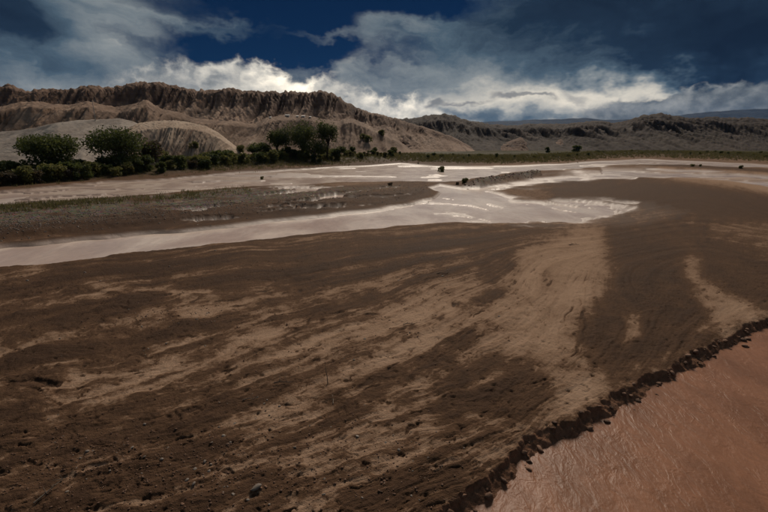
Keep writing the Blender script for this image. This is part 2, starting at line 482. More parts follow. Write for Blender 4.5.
    moist_shade = 0.50 + 0.04 * sst(520, 300, px) * near + 0.14 * far_ * sst(520, 420, px) + (0.58 * s1 * (0.3 + 0.7 * left) + 0.46 * s2 * (0.15 + 0.85 * left) * amp + 0.16 * s3 * left) * (near + 0.5 * far_)
    moist_shade = moist_shade + 0.26 * blot * near + 0.50 * dash * near + 0.26 * rill * near
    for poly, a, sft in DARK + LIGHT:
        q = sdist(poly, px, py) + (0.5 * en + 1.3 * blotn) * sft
        moist_shade = moist_shade + a * (0.85 if a > 0 else 1.15) * sst(-sft * 1.3, sft * 1.3, q)
    moist_shade = moist_shade + 0.25 * sst(0.38, 0.6, pit) * near + 0.22 * near * on * (sst(0.0, 0.05, fr) - sst(0.05, 0.25, fr))
    F['moist_shade'] = np.clip(moist_shade, 0, 1)
    fan = sst(-4, 6, sdist([(480, 222), (560, 200), (640, 203), (690, 212), (640, 226), (560, 228)], px, py) + 4 * blotn)
    lowz = np.maximum(sst(0.06, -0.22, z), 0.12 * fan)
    F['silt'] = np.clip(np.maximum(c1, c2) * 0.9 * sst(-0.5, -0.1, z) + lowz * 0.8 * (1 - bank), 0, 1) * (1 - land)
    gp = sst(-0.25, 0.2, fbm(px / 60, py / 5, 4, 151) + 0.24) * (1 - 0.75 * sst(250, 400, px))
    F['gravel'] = np.clip(bar * sst(-3, 3, 3.0 * en + BARC(px) - 3 - py) * gp + dike, 0, 1) * (1 - land)
    F['land'] = land
    F['bank'] = np.clip(bank + sst(-0.05, 0.0, dn) * 0.4, 0, 1)
    F['psi'] = psi
    F['lf'] = np.maximum(lf, 0.6 * far_)
    F['phi'] = phi
    return F

_bx = np.array([-900, -150, 0, 130, 250, 330, 400, 430, 2000])
_by = np.array([387, 249, 231, 219, 208, 201, 193, 189, 189])
def BARC(px):
    return np.interp(px, _bx, _by)
def gz(x, y):
    return float(ground(np.array([x]), np.array([y]))['z'][0])

# ------------------------------------------------------------------ object helpers
def tag(o, label=None, cat=None, group=None, kind=None):
    if label: o['label'] = label
    if cat: o['category'] = cat
    if group: o['group'] = group
    if kind: o['kind'] = kind
    return o
def link(o, parent=None):
    col.objects.link(o)
    if parent is not None: o.parent = parent
    return o
def mesh_np(name, v, f, mat=None, smooth=True, attrs=None):
    """v (n,3), f (m,3 or 4)"""
    me = bpy.data.meshes.new(name)
    v = np.ascontiguousarray(v, np.float32); f = np.ascontiguousarray(f, np.int32)
    n, k = f.shape
    me.vertices.add(len(v)); me.vertices.foreach_set('co', v.ravel())
    me.loops.add(n * k); me.loops.foreach_set('vertex_index', f.ravel())
    me.polygons.add(n)
    me.polygons.foreach_set('loop_start', np.arange(n, dtype=np.int32) * k)
    me.polygons.foreach_set('loop_total', np.full(n, k, np.int32))
    me.polygons.foreach_set('use_smooth', np.full(n, smooth, bool))
    for a, d in (attrs or {}).items():
        at_ = me.attributes.new(a, 'FLOAT', 'POINT')
        at_.data.foreach_set('value', np.ascontiguousarray(d, np.float32).ravel())
    me.update(calc_edges=True)
    if mat: me.materials.append(mat)
    return me
def obj(name, me, parent=None):
    return link(bpy.data.objects.new(name, me), parent)
def grid_faces(nr, nc):
    a = np.arange(nr * nc).reshape(nr, nc)
    return np.stack([a[:-1, :-1], a[:-1, 1:], a[1:, 1:], a[1:, :-1]], -1).reshape(-1, 4)

def material(name):
    m = bpy.data.materials.new(name)
    m.use_nodes = True
    t = NT(m.node_tree)
    t.n.clear()
    out = t.new('ShaderNodeOutputMaterial')
    b = t.new('ShaderNodeBsdfPrincipled')
    t.l.new(b.outputs[0], out.inputs['Surface'])
    return m, t, b, out
def attr(t, name):
    n = t.new('ShaderNodeAttribute')
    n.attribute_name = name
    return n.outputs['Fac']
def bump(t, h, strength, dist, normal=None):
    n = t.new('ShaderNodeBump')
    n.inputs['Strength'].default_value = strength
    n.inputs['Distance'].default_value = dist
    t.l.new(h, n.inputs['Height'])
    if normal is not None: t.l.new(normal, n.inputs['Normal'])
    return n.outputs[0]

# ------------------------------------------------------------------ materials
def mat_ground():
    m, t, b, _ = material('river_mud')
    geo = t.new('ShaderNodeNewGeometry')
    P = geo.outputs['Position']
    psi, phi = attr(t, 'psi'), attr(t, 'phi')
    fl = t.vec(t.m('MULTIPLY', psi, 9.0), t.m('MULTIPLY', phi, 2.6))
    st = t.m('ADD', t.m('MULTIPLY', t.m('SUBTRACT', t.noise(fl, 2.4, 4, 0.65, 0.4), 0.5), attr(t, 'lf')), 0.5)
    n1 = t.noise(P, 1.3, 4, 0.6)
    n2 = t.noise(P, 9.0, 4, 0.65)
    moist_shade = t.m('ADD', attr(t, 'moist_shade'), t.m('ADD', t.m('MULTIPLY', t.m('SUBTRACT', st, 0.5), 0.26), t.m('MULTIPLY', t.m('SUBTRACT', n1, 0.5), 0.40)))
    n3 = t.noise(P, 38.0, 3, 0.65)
    moist_shade = t.m('ADD', moist_shade, t.m('ADD', t.m('MULTIPLY', t.m('SUBTRACT', n2, 0.5), 0.42), t.m('MULTIPLY', t.m('SUBTRACT', n3, 0.5), 0.35)), clamp=True)
    sharp = t.mapr(moist_shade, 0.30, 0.64)
    moist_shade = t.m('ADD', t.m('MULTIPLY', moist_shade, 0.74), t.m('MULTIPLY', sharp, 0.24), clamp=True)
    c = t.ramp(moist_shade, [(0.0, (0.345, 0.232, 0.160)), (0.3, (0.232, 0.147, 0.097)), (0.6, (0.108, 0.061, 0.036)), (1.0, (0.050, 0.0275, 0.0165))])
    silt = attr(t, 'silt')
    sc_ = t.mix(t.noise(fl, 1.5, 3, 0.6), (0.34, 0.235, 0.18), (0.17, 0.107, 0.078))
    c = t.mix(silt, c, sc_)
    gr = attr(t, 'gravel')
    vr = t.voro(P, 3.2, out='Color')
    gcol = t.mul(t.ramp(t.noise(P, 0.8, 4, 0.6), [(0.25, (0.10, 0.073, 0.053)), (0.75, (0.23, 0.185, 0.145))]), t.mix(0.55, (1, 1, 1), vr))
    c = t.mix(gr, c, gcol)
    ld = attr(t, 'land')
    lcol = t.ramp(t.noise(P, 0.12, 6, 0.65), [(0.3, (0.030, 0.030, 0.012)), (0.55, (0.058, 0.050, 0.026)), (0.80, (0.13, 0.095, 0.066))])
    c = t.mix(ld, c, lcol)
    bk = attr(t, 'bank')
    bcol = t.ramp(t.noise(P, 5.0, 5, 0.7), [(0.3, (0.11, 0.058, 0.036)), (0.7, (0.27, 0.145, 0.090))])
    c = t.mix(bk, c, bcol)
    t.l.new(c, b.inputs['Base Color'])
    rough = t.m('SUBTRACT', 0.93, t.m('MULTIPLY', moist_shade, 0.15))
    rough = t.m('SUBTRACT', rough, t.m('MULTIPLY', silt, 0.40))
    rough = t.m('ADD', rough, t.m('MULTIPLY', t.m('SUBTRACT', n2, 0.5), 0.2), clamp=True)
    t.l.new(rough, b.inputs['Roughness'])
    t.l.new(t.m('ADD', t.m('MULTIPLY', moist_shade, 0.05), t.m('MULTIPLY', silt, 0.42)), b.inputs['Specular IOR Level'])
    h = t.m('ADD', t.m('MULTIPLY', st, 0.7), t.m('MULTIPLY', n2, 0.8))
    h = t.m('ADD', h, t.m('MULTIPLY', n3, 0.45))
    h = t.m('ADD', h, t.m('MULTIPLY', t.m('MULTIPLY', gr, t.voro(P, 4.0)), -1.5))
    t.l.new(bump(t, h, 1.0, 0.065), b.inputs['Normal'])
    return m

def mat_water(name, shallow, deep, rough, bstr, scale, streak, spec=0.5):
    m, t, b, _ = material(name)
    geo = t.new('ShaderNodeNewGeometry')
    P = geo.outputs['Position']
    mp = t.new('ShaderNodeMapping')
    mp.inputs['Rotation'].default_value = (0, 0, R(streak))
    mp.inputs['Scale'].default_value = (1.0, 0.55, 1.0)
    t.l.new(P, mp.inputs['Vector'])
    V = mp.outputs[0]
    big = t.noise(V, 0.35 * scale, 4, 0.55, 0.4)
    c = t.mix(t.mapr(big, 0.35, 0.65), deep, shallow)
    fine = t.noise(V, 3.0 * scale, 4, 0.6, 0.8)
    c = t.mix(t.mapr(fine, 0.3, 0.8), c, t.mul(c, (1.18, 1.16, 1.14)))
    t.l.new(c, b.inputs['Base Color'])
    b.inputs['Roughness'].default_value = rough
    b.inputs['IOR'].default_value = 1.33
    b.inputs['Specular IOR Level'].default_value = spec
    a1 = t.noise(V, 1.6 * scale, 3, 0.55, 1.0)
    cr = t.m('ABSOLUTE', t.m('SUBTRACT', t.noise(V, 2.1 * scale, 3, 0.5, 1.2), 0.5))
    crest = t.m('SUBTRACT', 1.0, t.mapr(cr, 0.0, 0.11))
    patch = t.mapr(t.noise(P, 0.35 * scale, 2, 0.5), 0.36, 0.58)
    h = t.m('ADD', t.m('MULTIPLY', a1, 1.2), t.m('MULTIPLY', t.m('MULTIPLY', crest, patch), 0.12))
    h = t.m('ADD', h, t.m('MULTIPLY', t.noise(V, 9.0 * scale, 3, 0.6, 0.5), 0.25))
    t.l.new(bump(t, h, bstr, 0.06), b.inputs['Normal'])
    return m

def mat_rock(name, lo, mid, hi, strata=0.5, scale=1.0, bumpd=0.6):
    m, t, b, _ = material(name)
    geo = t.new('ShaderNodeNewGeometry')
    P = geo.outputs['Position']
    n = t.noise(P, 0.03 * scale, 6, 0.62)
    sx = t.new('ShaderNodeSeparateXYZ')
    t.l.new(P, sx.inputs[0])
    wz = t.m('ADD', sx.outputs[2], t.m('MULTIPLY', t.noise(P, 0.02 * scale, 3, 0.5), 14.0 / scale))
    s = t.noise(t.vec(0.0, 0.0, wz), 0.32 * scale, 5, 0.7)
    v = t.m('ADD', t.m('MULTIPLY', n, 1.0 - strata), t.m('MULTIPLY', s, strata))
    v = t.m('ADD', v, t.m('MULTIPLY', t.m('SUBTRACT', t.noise(P, 0.35 * scale, 4, 0.7), 0.5), 0.35))
    pale = attr(t, 'pale')
    v = t.m('ADD', v, pale)
    c = t.ramp(v, [(0.28, lo), (0.5, mid), (0.74, hi)])
    scrub = t.m('MULTIPLY', attr(t, 'scrub'), t.mapr(t.noise(P, 0.55 * scale, 3, 0.7), 0.48, 0.60))
    c = t.mix(scrub, c, (0.040, 0.038, 0.020))
    t.l.new(c, b.inputs['Base Color'])
    b.inputs['Roughness'].default_value = 0.95
    b.inputs['Specular IOR Level'].default_value = 0.15
    h = t.m('ADD', t.noise(P, 0.5 * scale, 6, 0.68), t.m('MULTIPLY', s, 0.5))
    t.l.new(bump(t, h, 0.7, bumpd / scale), b.inputs['Normal'])
    return m

def mat_leaf(name, a, b_, trans=0.42):
    m, t, b, out = material(name)
    geo = t.new('ShaderNodeNewGeometry')
    oi = t.new('ShaderNodeObjectInfo')
    rn = t.m('ADD', t.m('MULTIPLY', geo.outputs['Random Per Island'], 0.7), t.m('MULTIPLY', oi.outputs['Random'], 0.3))
    c = t.mix(rn, a, b_)
    t.l.new(c, b.inputs['Base Color'])
    b.inputs['Roughness'].default_value = 0.7
    b.inputs['Specular IOR Level'].default_value = 0.2
    tr = t.new('ShaderNodeBsdfTranslucent')
    t.l.new(c, tr.inputs['Color'])
    mx = t.new('ShaderNodeMixShader')
    mx.inputs[0].default_value = trans
    t.l.new(b.outputs[0], mx.inputs[1]); t.l.new(tr.outputs[0], mx.inputs[2])
    t.l.new(mx.outputs[0], out.inputs['Surface'])
    return m

def mat_plain(name, lo, hi, scale, rough=0.9, bstr=0.4, bd=0.01, spec=0.3):
    m, t, b, _ = material(name)
    tcx = t.new('ShaderNodeTexCoord')
    oi = t.new('ShaderNodeObjectInfo')
    P = tcx.outputs['Object']
    n = t.noise(P, scale, 5, 0.65)
    v = t.m('ADD', t.m('MULTIPLY', n, 0.65), t.m('MULTIPLY', oi.outputs['Random'], 0.4))
    t.l.new(t.ramp(v, [(0.25, lo), (0.8, hi)]), b.inputs['Base Color'])
    b.inputs['Roughness'].default_value = rough
    b.inputs['Specular IOR Level'].default_value = spec
    t.l.new(bump(t, n, bstr, bd), b.inputs['Normal'])
    return m

M = {}
M['ground'] = mat_ground()
M['river'] = mat_water('muddy_river_water', (0.225, 0.106, 0.061), (0.165, 0.077, 0.044), 0.42, 0.62, 1.35, 32, 0.20)
M['channel'] = mat_water('silty_glint_water', (0.64, 0.52, 0.44), (0.44, 0.33, 0.275), 0.20, 0.16, 0.6, 80)  # base colour raised above real silt to carry the sky glint
M['cliff'] = mat_rock('badland_cliff_rock', (0.085, 0.051, 0.036), (0.190, 0.120, 0.083), (0.36, 0.255, 0.19), 0.62, 1.0, 1.0)
M['buff'] = mat_rock('buff_hill_clay', (0.135, 0.084, 0.057), (0.260, 0.175, 0.124), (0.43, 0.33, 0.25), 0.4, 2.2)
M['grey'] = mat_rock('grey_hill_clay', (0.17, 0.135, 0.112), (0.27, 0.225, 0.19), (0.38, 0.33, 0.285), 0.2, 2.2)
M['shaded_range'] = mat_rock('cloud_shaded_range_rock', (0.018, 0.0125, 0.010), (0.042, 0.030, 0.024), (0.100, 0.074, 0.058), 0.55, 0.8)  # shadow of the storm cloud is put into these rock colours
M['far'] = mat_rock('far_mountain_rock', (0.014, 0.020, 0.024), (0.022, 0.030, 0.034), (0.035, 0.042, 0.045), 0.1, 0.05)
M['leaf'] = mat_leaf('dark_leaves', (0.042, 0.058, 0.015), (0.115, 0.128, 0.036))
M['shrub'] = mat_leaf('shrub_leaves', (0.070, 0.080, 0.021), (0.200, 0.185, 0.058))
M['yellow'] = mat_leaf('yellowish_leaves', (0.070, 0.066, 0.020), (0.16, 0.135, 0.045))
M['drysh'] = mat_leaf('brown_shrub_leaves', (0.045, 0.036, 0.020), (0.105, 0.078, 0.045))
M['grass'] = mat_leaf('grass_blades', (0.060, 0.062, 0.020), (0.15, 0.125, 0.055))
M['bark'] = mat_plain('bark', (0.040, 0.029, 0.021), (0.10, 0.078, 0.060), 6.0)
M['stone'] = mat_plain('river_stone', (0.06, 0.046, 0.037), (0.24, 0.195, 0.160), 9.0, 0.7, 0.4, 0.01)
M['clod'] = mat_plain('mud_clod', (0.055, 0.030, 0.019), (0.22, 0.122, 0.077), 9.0, 0.85, 0.7, 0.02)
M['wood'] = mat_plain('drift_wood', (0.050, 0.037, 0.028), (0.17, 0.135, 0.105), 12.0)
M['white'] = mat_plain('white_plaster', (0.68, 0.66, 0.62), (0.82, 0.80, 0.77), 3.0)
M['hutroof'] = mat_plain('sheet_roof', (0.50, 0.48, 0.46), (0.72, 0.71, 0.69), 3.0, 0.5)
M['hole'] = mat_plain('dark_opening', (0.02, 0.018, 0.016), (0.03, 0.027, 0.024), 3.0)
M['pole'] = mat_plain('weathered_pole', (0.24, 0.215, 0.19), (0.40, 0.37, 0.34), 5.0)

# ------------------------------------------------------------------ ground sheet
def build_ground():
    tf = np.linspace(-0.97, 0.97, 980)
    ts = 0.97 + np.cumsum(np.geomspace(0.004, 0.12, 20))
    t = np.concatenate([-ts[::-1], tf, ts])
    pys = np.linspace(545, 168, 560)
    ys = [G(384, p)[1] for p in pys]
    pys2 = np.linspace(168, 150.5, 90)[1:]
    ys += [G(384, p)[1] for p in pys2]
    ys = np.array(ys)
    front = np.linspace(-5.0, ys[0], 24)[:-1]
    back = np.geomspace(ys[-1] * 1.06, 8600, 40)
    Y = np.concatenate([front, ys, back])
    X = t[None, :] * (Y[:, None] + 6.0)
    YY = np.repeat(Y[:, None], len(t), 1)
    x, y = X.ravel(), YY.ravel()
    F = ground(x, y)
    at_ = {k: F[k] for k in ('moist_shade', 'silt', 'gravel', 'land', 'bank', 'psi', 'phi', 'lf')}
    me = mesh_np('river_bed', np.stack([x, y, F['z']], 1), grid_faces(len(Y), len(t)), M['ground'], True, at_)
    o = obj('river_bed', me)
    tag(o, 'brown streaked mud flats of a wide braided river bed with gravel bars', None, None, 'structure')
    return o
build_ground()

def sheet(name, pts, z, mat, label):
    bm = bmesh.new()
    vs = [bm.verts.new((p[0], p[1], z)) for p in pts]
    bm.faces.new(vs)
    me = bpy.data.meshes.new(name)
    bm.to_mesh(me); bm.free()
    me.materials.append(mat)
    if me.polygons[0].normal.z < 0: me.flip_normals()
    o = obj(name, me)
    tag(o, label, None, None, 'structure')
    return o
e = [tuple(p) for p in EDGE_W]
# near river lies between the cut bank and the viewer's side
inl = []
for i, p in enumerate(EDGE_W):
    a = EDGE_W[max(i - 1, 0)]; b_ = EDGE_W[min(i + 1, len(EDGE_W) - 1)]
    d = (b_ - a) / np.linalg.norm(b_ - a)
    inl.append((p[0] - d[1] * 0.25, p[1] + d[0] * 0.25))
sheet('river_water', inl + [(180, inl[-1][1]), (180, -4.9), (inl[0][0] - 4, -4.9)], RIVER_Z, M['river'],
      'rippled pinkish brown muddy river in the near right corner')
up = [G(px, py - 3)[:2] for px, py in [(-900, 335), (-150, 202), (0, 188), (240, 172), (400, 164), (600, 160.5), (768, 163.5), (1600, 175)]]
lo = [G(px, py)[:2] for px, py in [(1600, 215), (900, 215), (660, 222), (560, 228), (400, 236), (200, 256), (0, 282), (-150, 306), (-900, 490)]]
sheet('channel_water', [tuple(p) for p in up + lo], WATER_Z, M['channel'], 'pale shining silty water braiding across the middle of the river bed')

# ------------------------------------------------------------------ hills and mountains
def hill_range(name, sil, D0, D1, mat, label, seed, z0=-0.5, nu=420, nv=90, fl=0.12, ff=(0.035, 0.012), prof=None, rough=1.0,
               pale=None, scrub=0.0, back=0.7, jag=0.0):
    """terrain strip whose crest follows a skyline; D0 foot depth, D1 crest depth (each a function of the skyline coordinate)"""
    s = np.array(sil, float)
    px = np.linspace(s[0, 0], s[-1, 0], nu)
    pyc = np.interp(px, s[:, 0], s[:, 1])
    d0, d1 = np.interp(px, *zip(*D0)), np.interp(px, *zip(*D1))
    zc = np.array([at(a, b, d)[2] for a, b, d in zip(px, pyc, d1)])
    zc = zc * (1 + jag * (ridged(px / 9.0, px * 0 + seed, 3, seed + 60) - 0.62))
    v = np.concatenate([np.linspace(0, 1, nv), 1 + np.linspace(0, back, nv // 3)[1:]])
    V, PX = np.meshgrid(v, px, indexing='ij')
    dep = d0 + (d1 - d0) * V
    k = (PX - 384) / FPX * CP
    X = k * dep
    span = d1 - d0
    # erosion gullies run down the slope: shift the profile in and out across the slope
    wx = X + (0.55 / ff[0]) * fbm(X * ff[0] * 0.45, dep * ff[1] * 1.5, 3, seed + 3)
    rg = ridged(wx * ff[0], dep * ff[1], 5, seed, 0.55)
    rg2 = ridged(wx * ff[0] * 3.1, dep * ff[1] * 2.0, 3, seed + 9, 0.6)
    rg3 = ridged(wx * ff[0] * 9.0, dep * ff[1] * 5.0, 2, seed + 13, 0.6)
    big = fbm(wx * ff[0] * 0.3, dep * ff[1] * 0.5, 3, seed + 5)
    env = np.clip(V * 3, 0, 1) * np.clip((1.22 - V) * 3, 0, 1)
    vv = V + (fl * (rg - 0.55) + 0.5 * fl * (rg2 - 0.55) + 0.22 * fl * (rg3 - 0.5) + fl * 0.8 * big) * env
    vv = np.clip(vv, 0, 2)
    pr = np.array(prof or [(0, 0), (0.15, 0.10), (0.5, 0.42), (0.62, 0.55), (0.72, 0.90), (1.0, 1.0), (1.3, 0.93), (2.0, 0.55)])
    H = np.interp(vv, pr[:, 0], pr[:, 1])
    z = z0 + (zc - z0) * H
    z = z + rough * (zc - z0) * 0.03 * fbm(X * ff[0] * 5, dep * ff[0] * 5, 4, seed + 21) * env
    tp = np.array(pale or [(0, 0.0), (1, 0.0)])
    P = np.interp(H, tp[:, 0], tp[:, 1]) + 0.22 * (rg - 0.6) + 0.10 * (rg2 - 0.6)
    S = scrub * np.clip(0.5 + 1.2 * fbm(X * 0.02, dep * 0.02, 3, seed + 40), 0, 1) * (1 - sst(0.45, 0.75, H))
    me = mesh_np(name, np.stack([X.ravel(), dep.ravel(), z.ravel()], 1), grid_faces(len(v), nu), mat, True, {'pale': P, 'scrub': S})
    o = obj(name, me)
    tag(o, label, None, None, 'structure')
    return o

# far blue mountains
hill_range('far_mountains', [(-200, 121), (200, 122), (400, 126), (480, 122), (530, 119.5), (560, 119), (585, 117.5), (610, 120), (650, 118), (680, 114.5),
           (705, 111.5), (735, 109.5), (768, 108), (850, 106), (1000, 110)], [(-500, 5600), (1300, 5600)], [(-500, 7600), (1300, 7600)], M['far'],
           'dark blue far mountain range under the storm cloud at right', 301, nu=300, nv=40, ff=(0.0012, 0.0005), fl=0.10,
           prof=[(0, 0), (0.5, 0.45), (1.0, 1.0), (1.3, 0.9), (2, 0.5)])
# dark range across the middle and right
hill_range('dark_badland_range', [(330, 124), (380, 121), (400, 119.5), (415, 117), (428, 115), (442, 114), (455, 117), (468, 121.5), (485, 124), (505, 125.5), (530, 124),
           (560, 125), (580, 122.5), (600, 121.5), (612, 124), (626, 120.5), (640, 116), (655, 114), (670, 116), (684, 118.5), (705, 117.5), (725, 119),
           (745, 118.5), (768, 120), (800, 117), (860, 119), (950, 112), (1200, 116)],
           [(330, 350), (1200, 350)], [(330, 580), (1200, 580)], M['shaded_range'], 'dark eroded badland range stretching behind the river to the right', 331,
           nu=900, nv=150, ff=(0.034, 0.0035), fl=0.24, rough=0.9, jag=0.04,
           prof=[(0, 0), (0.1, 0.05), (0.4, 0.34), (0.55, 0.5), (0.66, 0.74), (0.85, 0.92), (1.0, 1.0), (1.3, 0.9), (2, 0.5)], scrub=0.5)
# the fluted cliff wall
hill_range('fluted_cliff', [(-420, 80), (-200, 92), (-60, 96), (-10, 94), (4, 92.5), (14, 90), (22, 87), (30, 90.5), (36, 93.5), (48, 91.5), (60, 91), (80, 92), (100, 90.5), (118, 91), (134, 89),
           (150, 86), (165, 85), (178, 87), (190, 89.5), (205, 92.5), (222, 93), (240, 91.5), (252, 94.5), (268, 94.5), (290, 93.5), (312, 94.5), (326, 93.5), (336, 97),
           (345, 103), (356, 107), (366, 113), (380, 116), (396, 119), (420, 126), (450, 136), (480, 150)],
           [(-420, 200), (200, 230), (480, 300)], [(-420, 340), (200, 370), (480, 440)], M['cliff'], 'fluted brown badland cliff wall behind the left bank', 401,
           nu=820, nv=170, ff=(0.055, 0.0055), fl=0.19, rough=0.9, jag=0.035,
           prof=[(0, 0), (0.2, 0.16), (0.45, 0.44), (0.56, 0.58), (0.64, 0.68), (0.76, 0.92), (0.86, 0.98), (1.0, 1.0), (1.3, 0.95), (2, 0.7)],
           pale=[(0, 0.06), (0.5, 0.10), (0.66, 0.04), (0.78, -0.07), (1, -0.05)], scrub=0.35)
# middle mounds in front of the cliff
hill_range('brown_foothill', [(-200, 118), (-60, 112), (0, 108), (20, 104), (40, 101), (70, 106), (95, 102), (120, 108), (140, 104), (152, 100), (164, 108), (185, 113),
           (200, 118), (230, 121), (258, 124), (268, 118), (285, 115.5), (306, 115), (322, 119), (338, 121), (352, 118), (366, 124), (382, 132), (398, 140), (420, 156)],
           [(-200, 165), (200, 200), (420, 250)], [(-200, 240), (200, 270), (420, 320)], M['buff'], 'brown eroded foothill at the foot of the left cliff', 431,
           nu=620, nv=120, ff=(0.075, 0.006), fl=0.20, rough=0.5,
           prof=[(0, 0), (0.3, 0.25), (0.6, 0.6), (0.75, 0.85), (1.0, 1.0), (1.4, 0.85), (2, 0.4)], pale=[(0, -0.08), (0.5, -0.06), (1, -0.10)], scrub=0.55)
# near rounded hills
hill_range('buff_hill', [(112, 166), (122, 142), (130, 128), (142, 123), (158, 121), (176, 120), (192, 122), (208, 126), (220, 133), (232, 143), (242, 152), (254, 166)],
           [(112, 124), (254, 166)], [(112, 152), (254, 192)], M['buff'], 'rounded buff clay hill with gullied face behind bank shrubs', 461,
           nu=320, nv=120, ff=(0.17, 0.012), fl=0.19, rough=0.5, back=0.9,
           prof=[(0, 0), (0.2, 0.14), (0.45, 0.55), (0.62, 0.82), (1.0, 1.0), (1.4, 0.8), (2, 0.2)], pale=[(0, 0.10), (0.6, 0.14), (1, 0.16)])
hill_range('grey_hill', [(-340, 132), (-120, 136), (-40, 134), (0, 132), (22, 130), (40, 127), (56, 123), (70, 121.5), (86, 119.5), (104, 119), (124, 118), (136, 121), (150, 128), (165, 142), (180, 160)],
           [(-340, 102), (60, 112), (180, 140)], [(-340, 150), (60, 155), (180, 185)], M['grey'], 'smooth pale grey slope rising behind the leftmost trees', 481,
           nu=340, nv=110, ff=(0.09, 0.008), fl=0.11, rough=0.5,
           prof=[(0, 0), (0.3, 0.22), (0.7, 0.7), (1.0, 1.0), (1.4, 0.9), (2, 0.5)], pale=[(0, 0.02), (1, 0.06)], scrub=0.15)
# low cones at the foot of the dark range
for i, (a, b_, c, top, d, lab) in enumerate([
        (384, 404, 428, 134, 300, 'small buff clay cone beside the end of the left cliff'),
        (420, 446, 480, 140, 330, 'low brown clay mound beyond the small green bush'),
        (486, 520, 546, 137, 360, 'pale sharp clay ridge right of the low brown mound'),
        (536, 560, 600, 139, 380, 'brown clay spur beside the pale sharp ridge')]):
    hill_range('clay_mound', [(a, 156), ((a + b_) / 2, (150 + top) / 2), (b_, top), (b_ * .4 + c * .6, (152 + top) / 2), (c, 156)],
               [(a, d), (c, d)], [(a, d * 1.2), (c, d * 1.2)], M['cliff'], lab, 500 + i * 13, nu=120, nv=70, ff=(0.055, 0.02), fl=0.2,
               prof=[(0, 0), (0.3, 0.3), (0.7, 0.8), (1.0, 1.0), (1.3, 0.8), (2, 0.2)], back=0.9, pale=[(0, -0.10), (1, -0.12)])

deps = bpy.context.evaluated_depsgraph_get()
def drop(x, y, names=None):
    """height of the terrain at x, y"""
    o = (x, y, 4000)
    r = sc.ray_cast(deps, o, (0, 0, -1))
    return r[1].z if r[0] else 0.0
def hit(px, py):
    """first terrain point along a sight line"""
    d = at(px, py, 10.0) - np.array([0, 0, CAMH])
    d /= np.linalg.norm(d)
    r = sc.ray_cast(deps, (0, 0, CAMH), tuple(d))
    return np.array(r[1])
bpy.context.view_layer.update()
deps = bpy.context.evaluated_depsgraph_get()

# ------------------------------------------------------------------ vegetation
def leaf_mesh(name, lobes, n, size, mat, seed, flat=0.5):
    """leaf sprays spread through a set of ellipsoid lobes (cx,cy,cz,rx,ry,rz)"""
    g = np.random.default_rng(seed)
    L = np.array(lobes, float)
    vol = (L[:, 3] * L[:, 4] * L[:, 5]) ** 0.67
    idx = g.choice(len(L), n, p=vol / vol.sum())
    d = g.normal(size=(n, 3)); d /= np.linalg.norm(d, axis=1)[:, None]
    r = g.random(n) ** 0.36 * (0.85 + 0.3 * g.random(n))
    c = L[idx, :3] + d * r[:, None] * L[idx, 3:]
    nrm = g.normal(size=(n, 3)) + np.array([0, 0, flat]) + d * 0.6
    nrm /= np.linalg.norm(nrm, axis=1)[:, None]
    a = np.cross(nrm, g.normal(size=(n, 3))); a /= np.linalg.norm(a, axis=1)[:, None]
    b_ = np.cross(nrm, a)
    s = size * (0.5 + g.random(n))[:, None]
    a, b_ = a * s, b_ * s * 0.55
    # a bent leaf spray: five points, two facets folded along the middle
    up = nrm * s * 0.25
    v = np.stack([c - a, c + b_ - up, c + a, c - b_ - up], 1).reshape(-1, 3)
    base = np.arange(n)[:, None] * 4
    f = np.concatenate([base + np.array([0, 1, 2]), base + np.array([0, 2, 3])], 0)
    return mesh_np(name, v, f, mat, False)

def tube(bm, pts, rads, seg=7):
    rings = []
    for i, p in enumerate(pts):
        p = np.array(p, float)
        q = np.array(pts[min(i + 1, len(pts) - 1)], float) - np.array(pts[max(i - 1, 0)], float)
        q /= np.linalg.norm(q) + 1e-9
        a = np.cross(q, (0.3, 1, 0.2)); a /= np.linalg.norm(a)
        b_ = np.cross(q, a)
        rings.append([bm.verts.new(tuple(p + rads[i] * (a * math.cos(k * 2 * math.pi / seg) + b_ * math.sin(k * 2 * math.pi / seg)))) for k in range(seg)])
    for r0, r1 in zip(rings[:-1], rings[1:]):
        for k in range(seg):
            bm.faces.new((r0[k], r0[(k + 1) % seg], r1[(k + 1) % seg], r1[k]))
    bm.faces.new(rings[0][::-1]); bm.faces.new(rings[-1])

def wood_mesh(name, h, lobes, r0, mat, seed, stems=1):
    g = random.Random(seed)
    bm = bmesh.new()
    for s in range(stems):
        ox, oy = (g.uniform(-.3, .3), g.uniform(-.3, .3)) if stems > 1 else (0, 0)
        top = h * g.uniform(0.5, 0.62)
        lean = (g.uniform(-.12, .12) * h, g.uniform(-.12, .12) * h)
        p = [(ox, oy, -0.3), (ox + lean[0] * .25, oy + lean[1] * .25, top * .35), (ox + lean[0] * .6, oy + lean[1] * .6, top * .7), (ox + lean[0], oy + lean[1], top)]
        tube(bm, p, [r0 * 1.25, r0, r0 * .75, r0 * .45])
        for L in lobes[s::stems]:
            q0 = p[1] if g.random() < 0.4 else p[2]
            mid = ((q0[0] + L[0]) / 2 + g.uniform(-.2, .2), (q0[1] + L[1]) / 2 + g.uniform(-.2, .2), (q0[2] + L[2]) / 2 + 0.05 * h)
            tube(bm, [q0, mid, (L[0], L[1], L[2] + L[5] * .4)], [r0 * .5, r0 * .32, r0 * .1], 5)
    me = bpy.data.meshes.new(name)
    bm.to_mesh(me); bm.free()
    me.materials.append(mat)
    for p in me.polygons: p.use_smooth = True
    return me

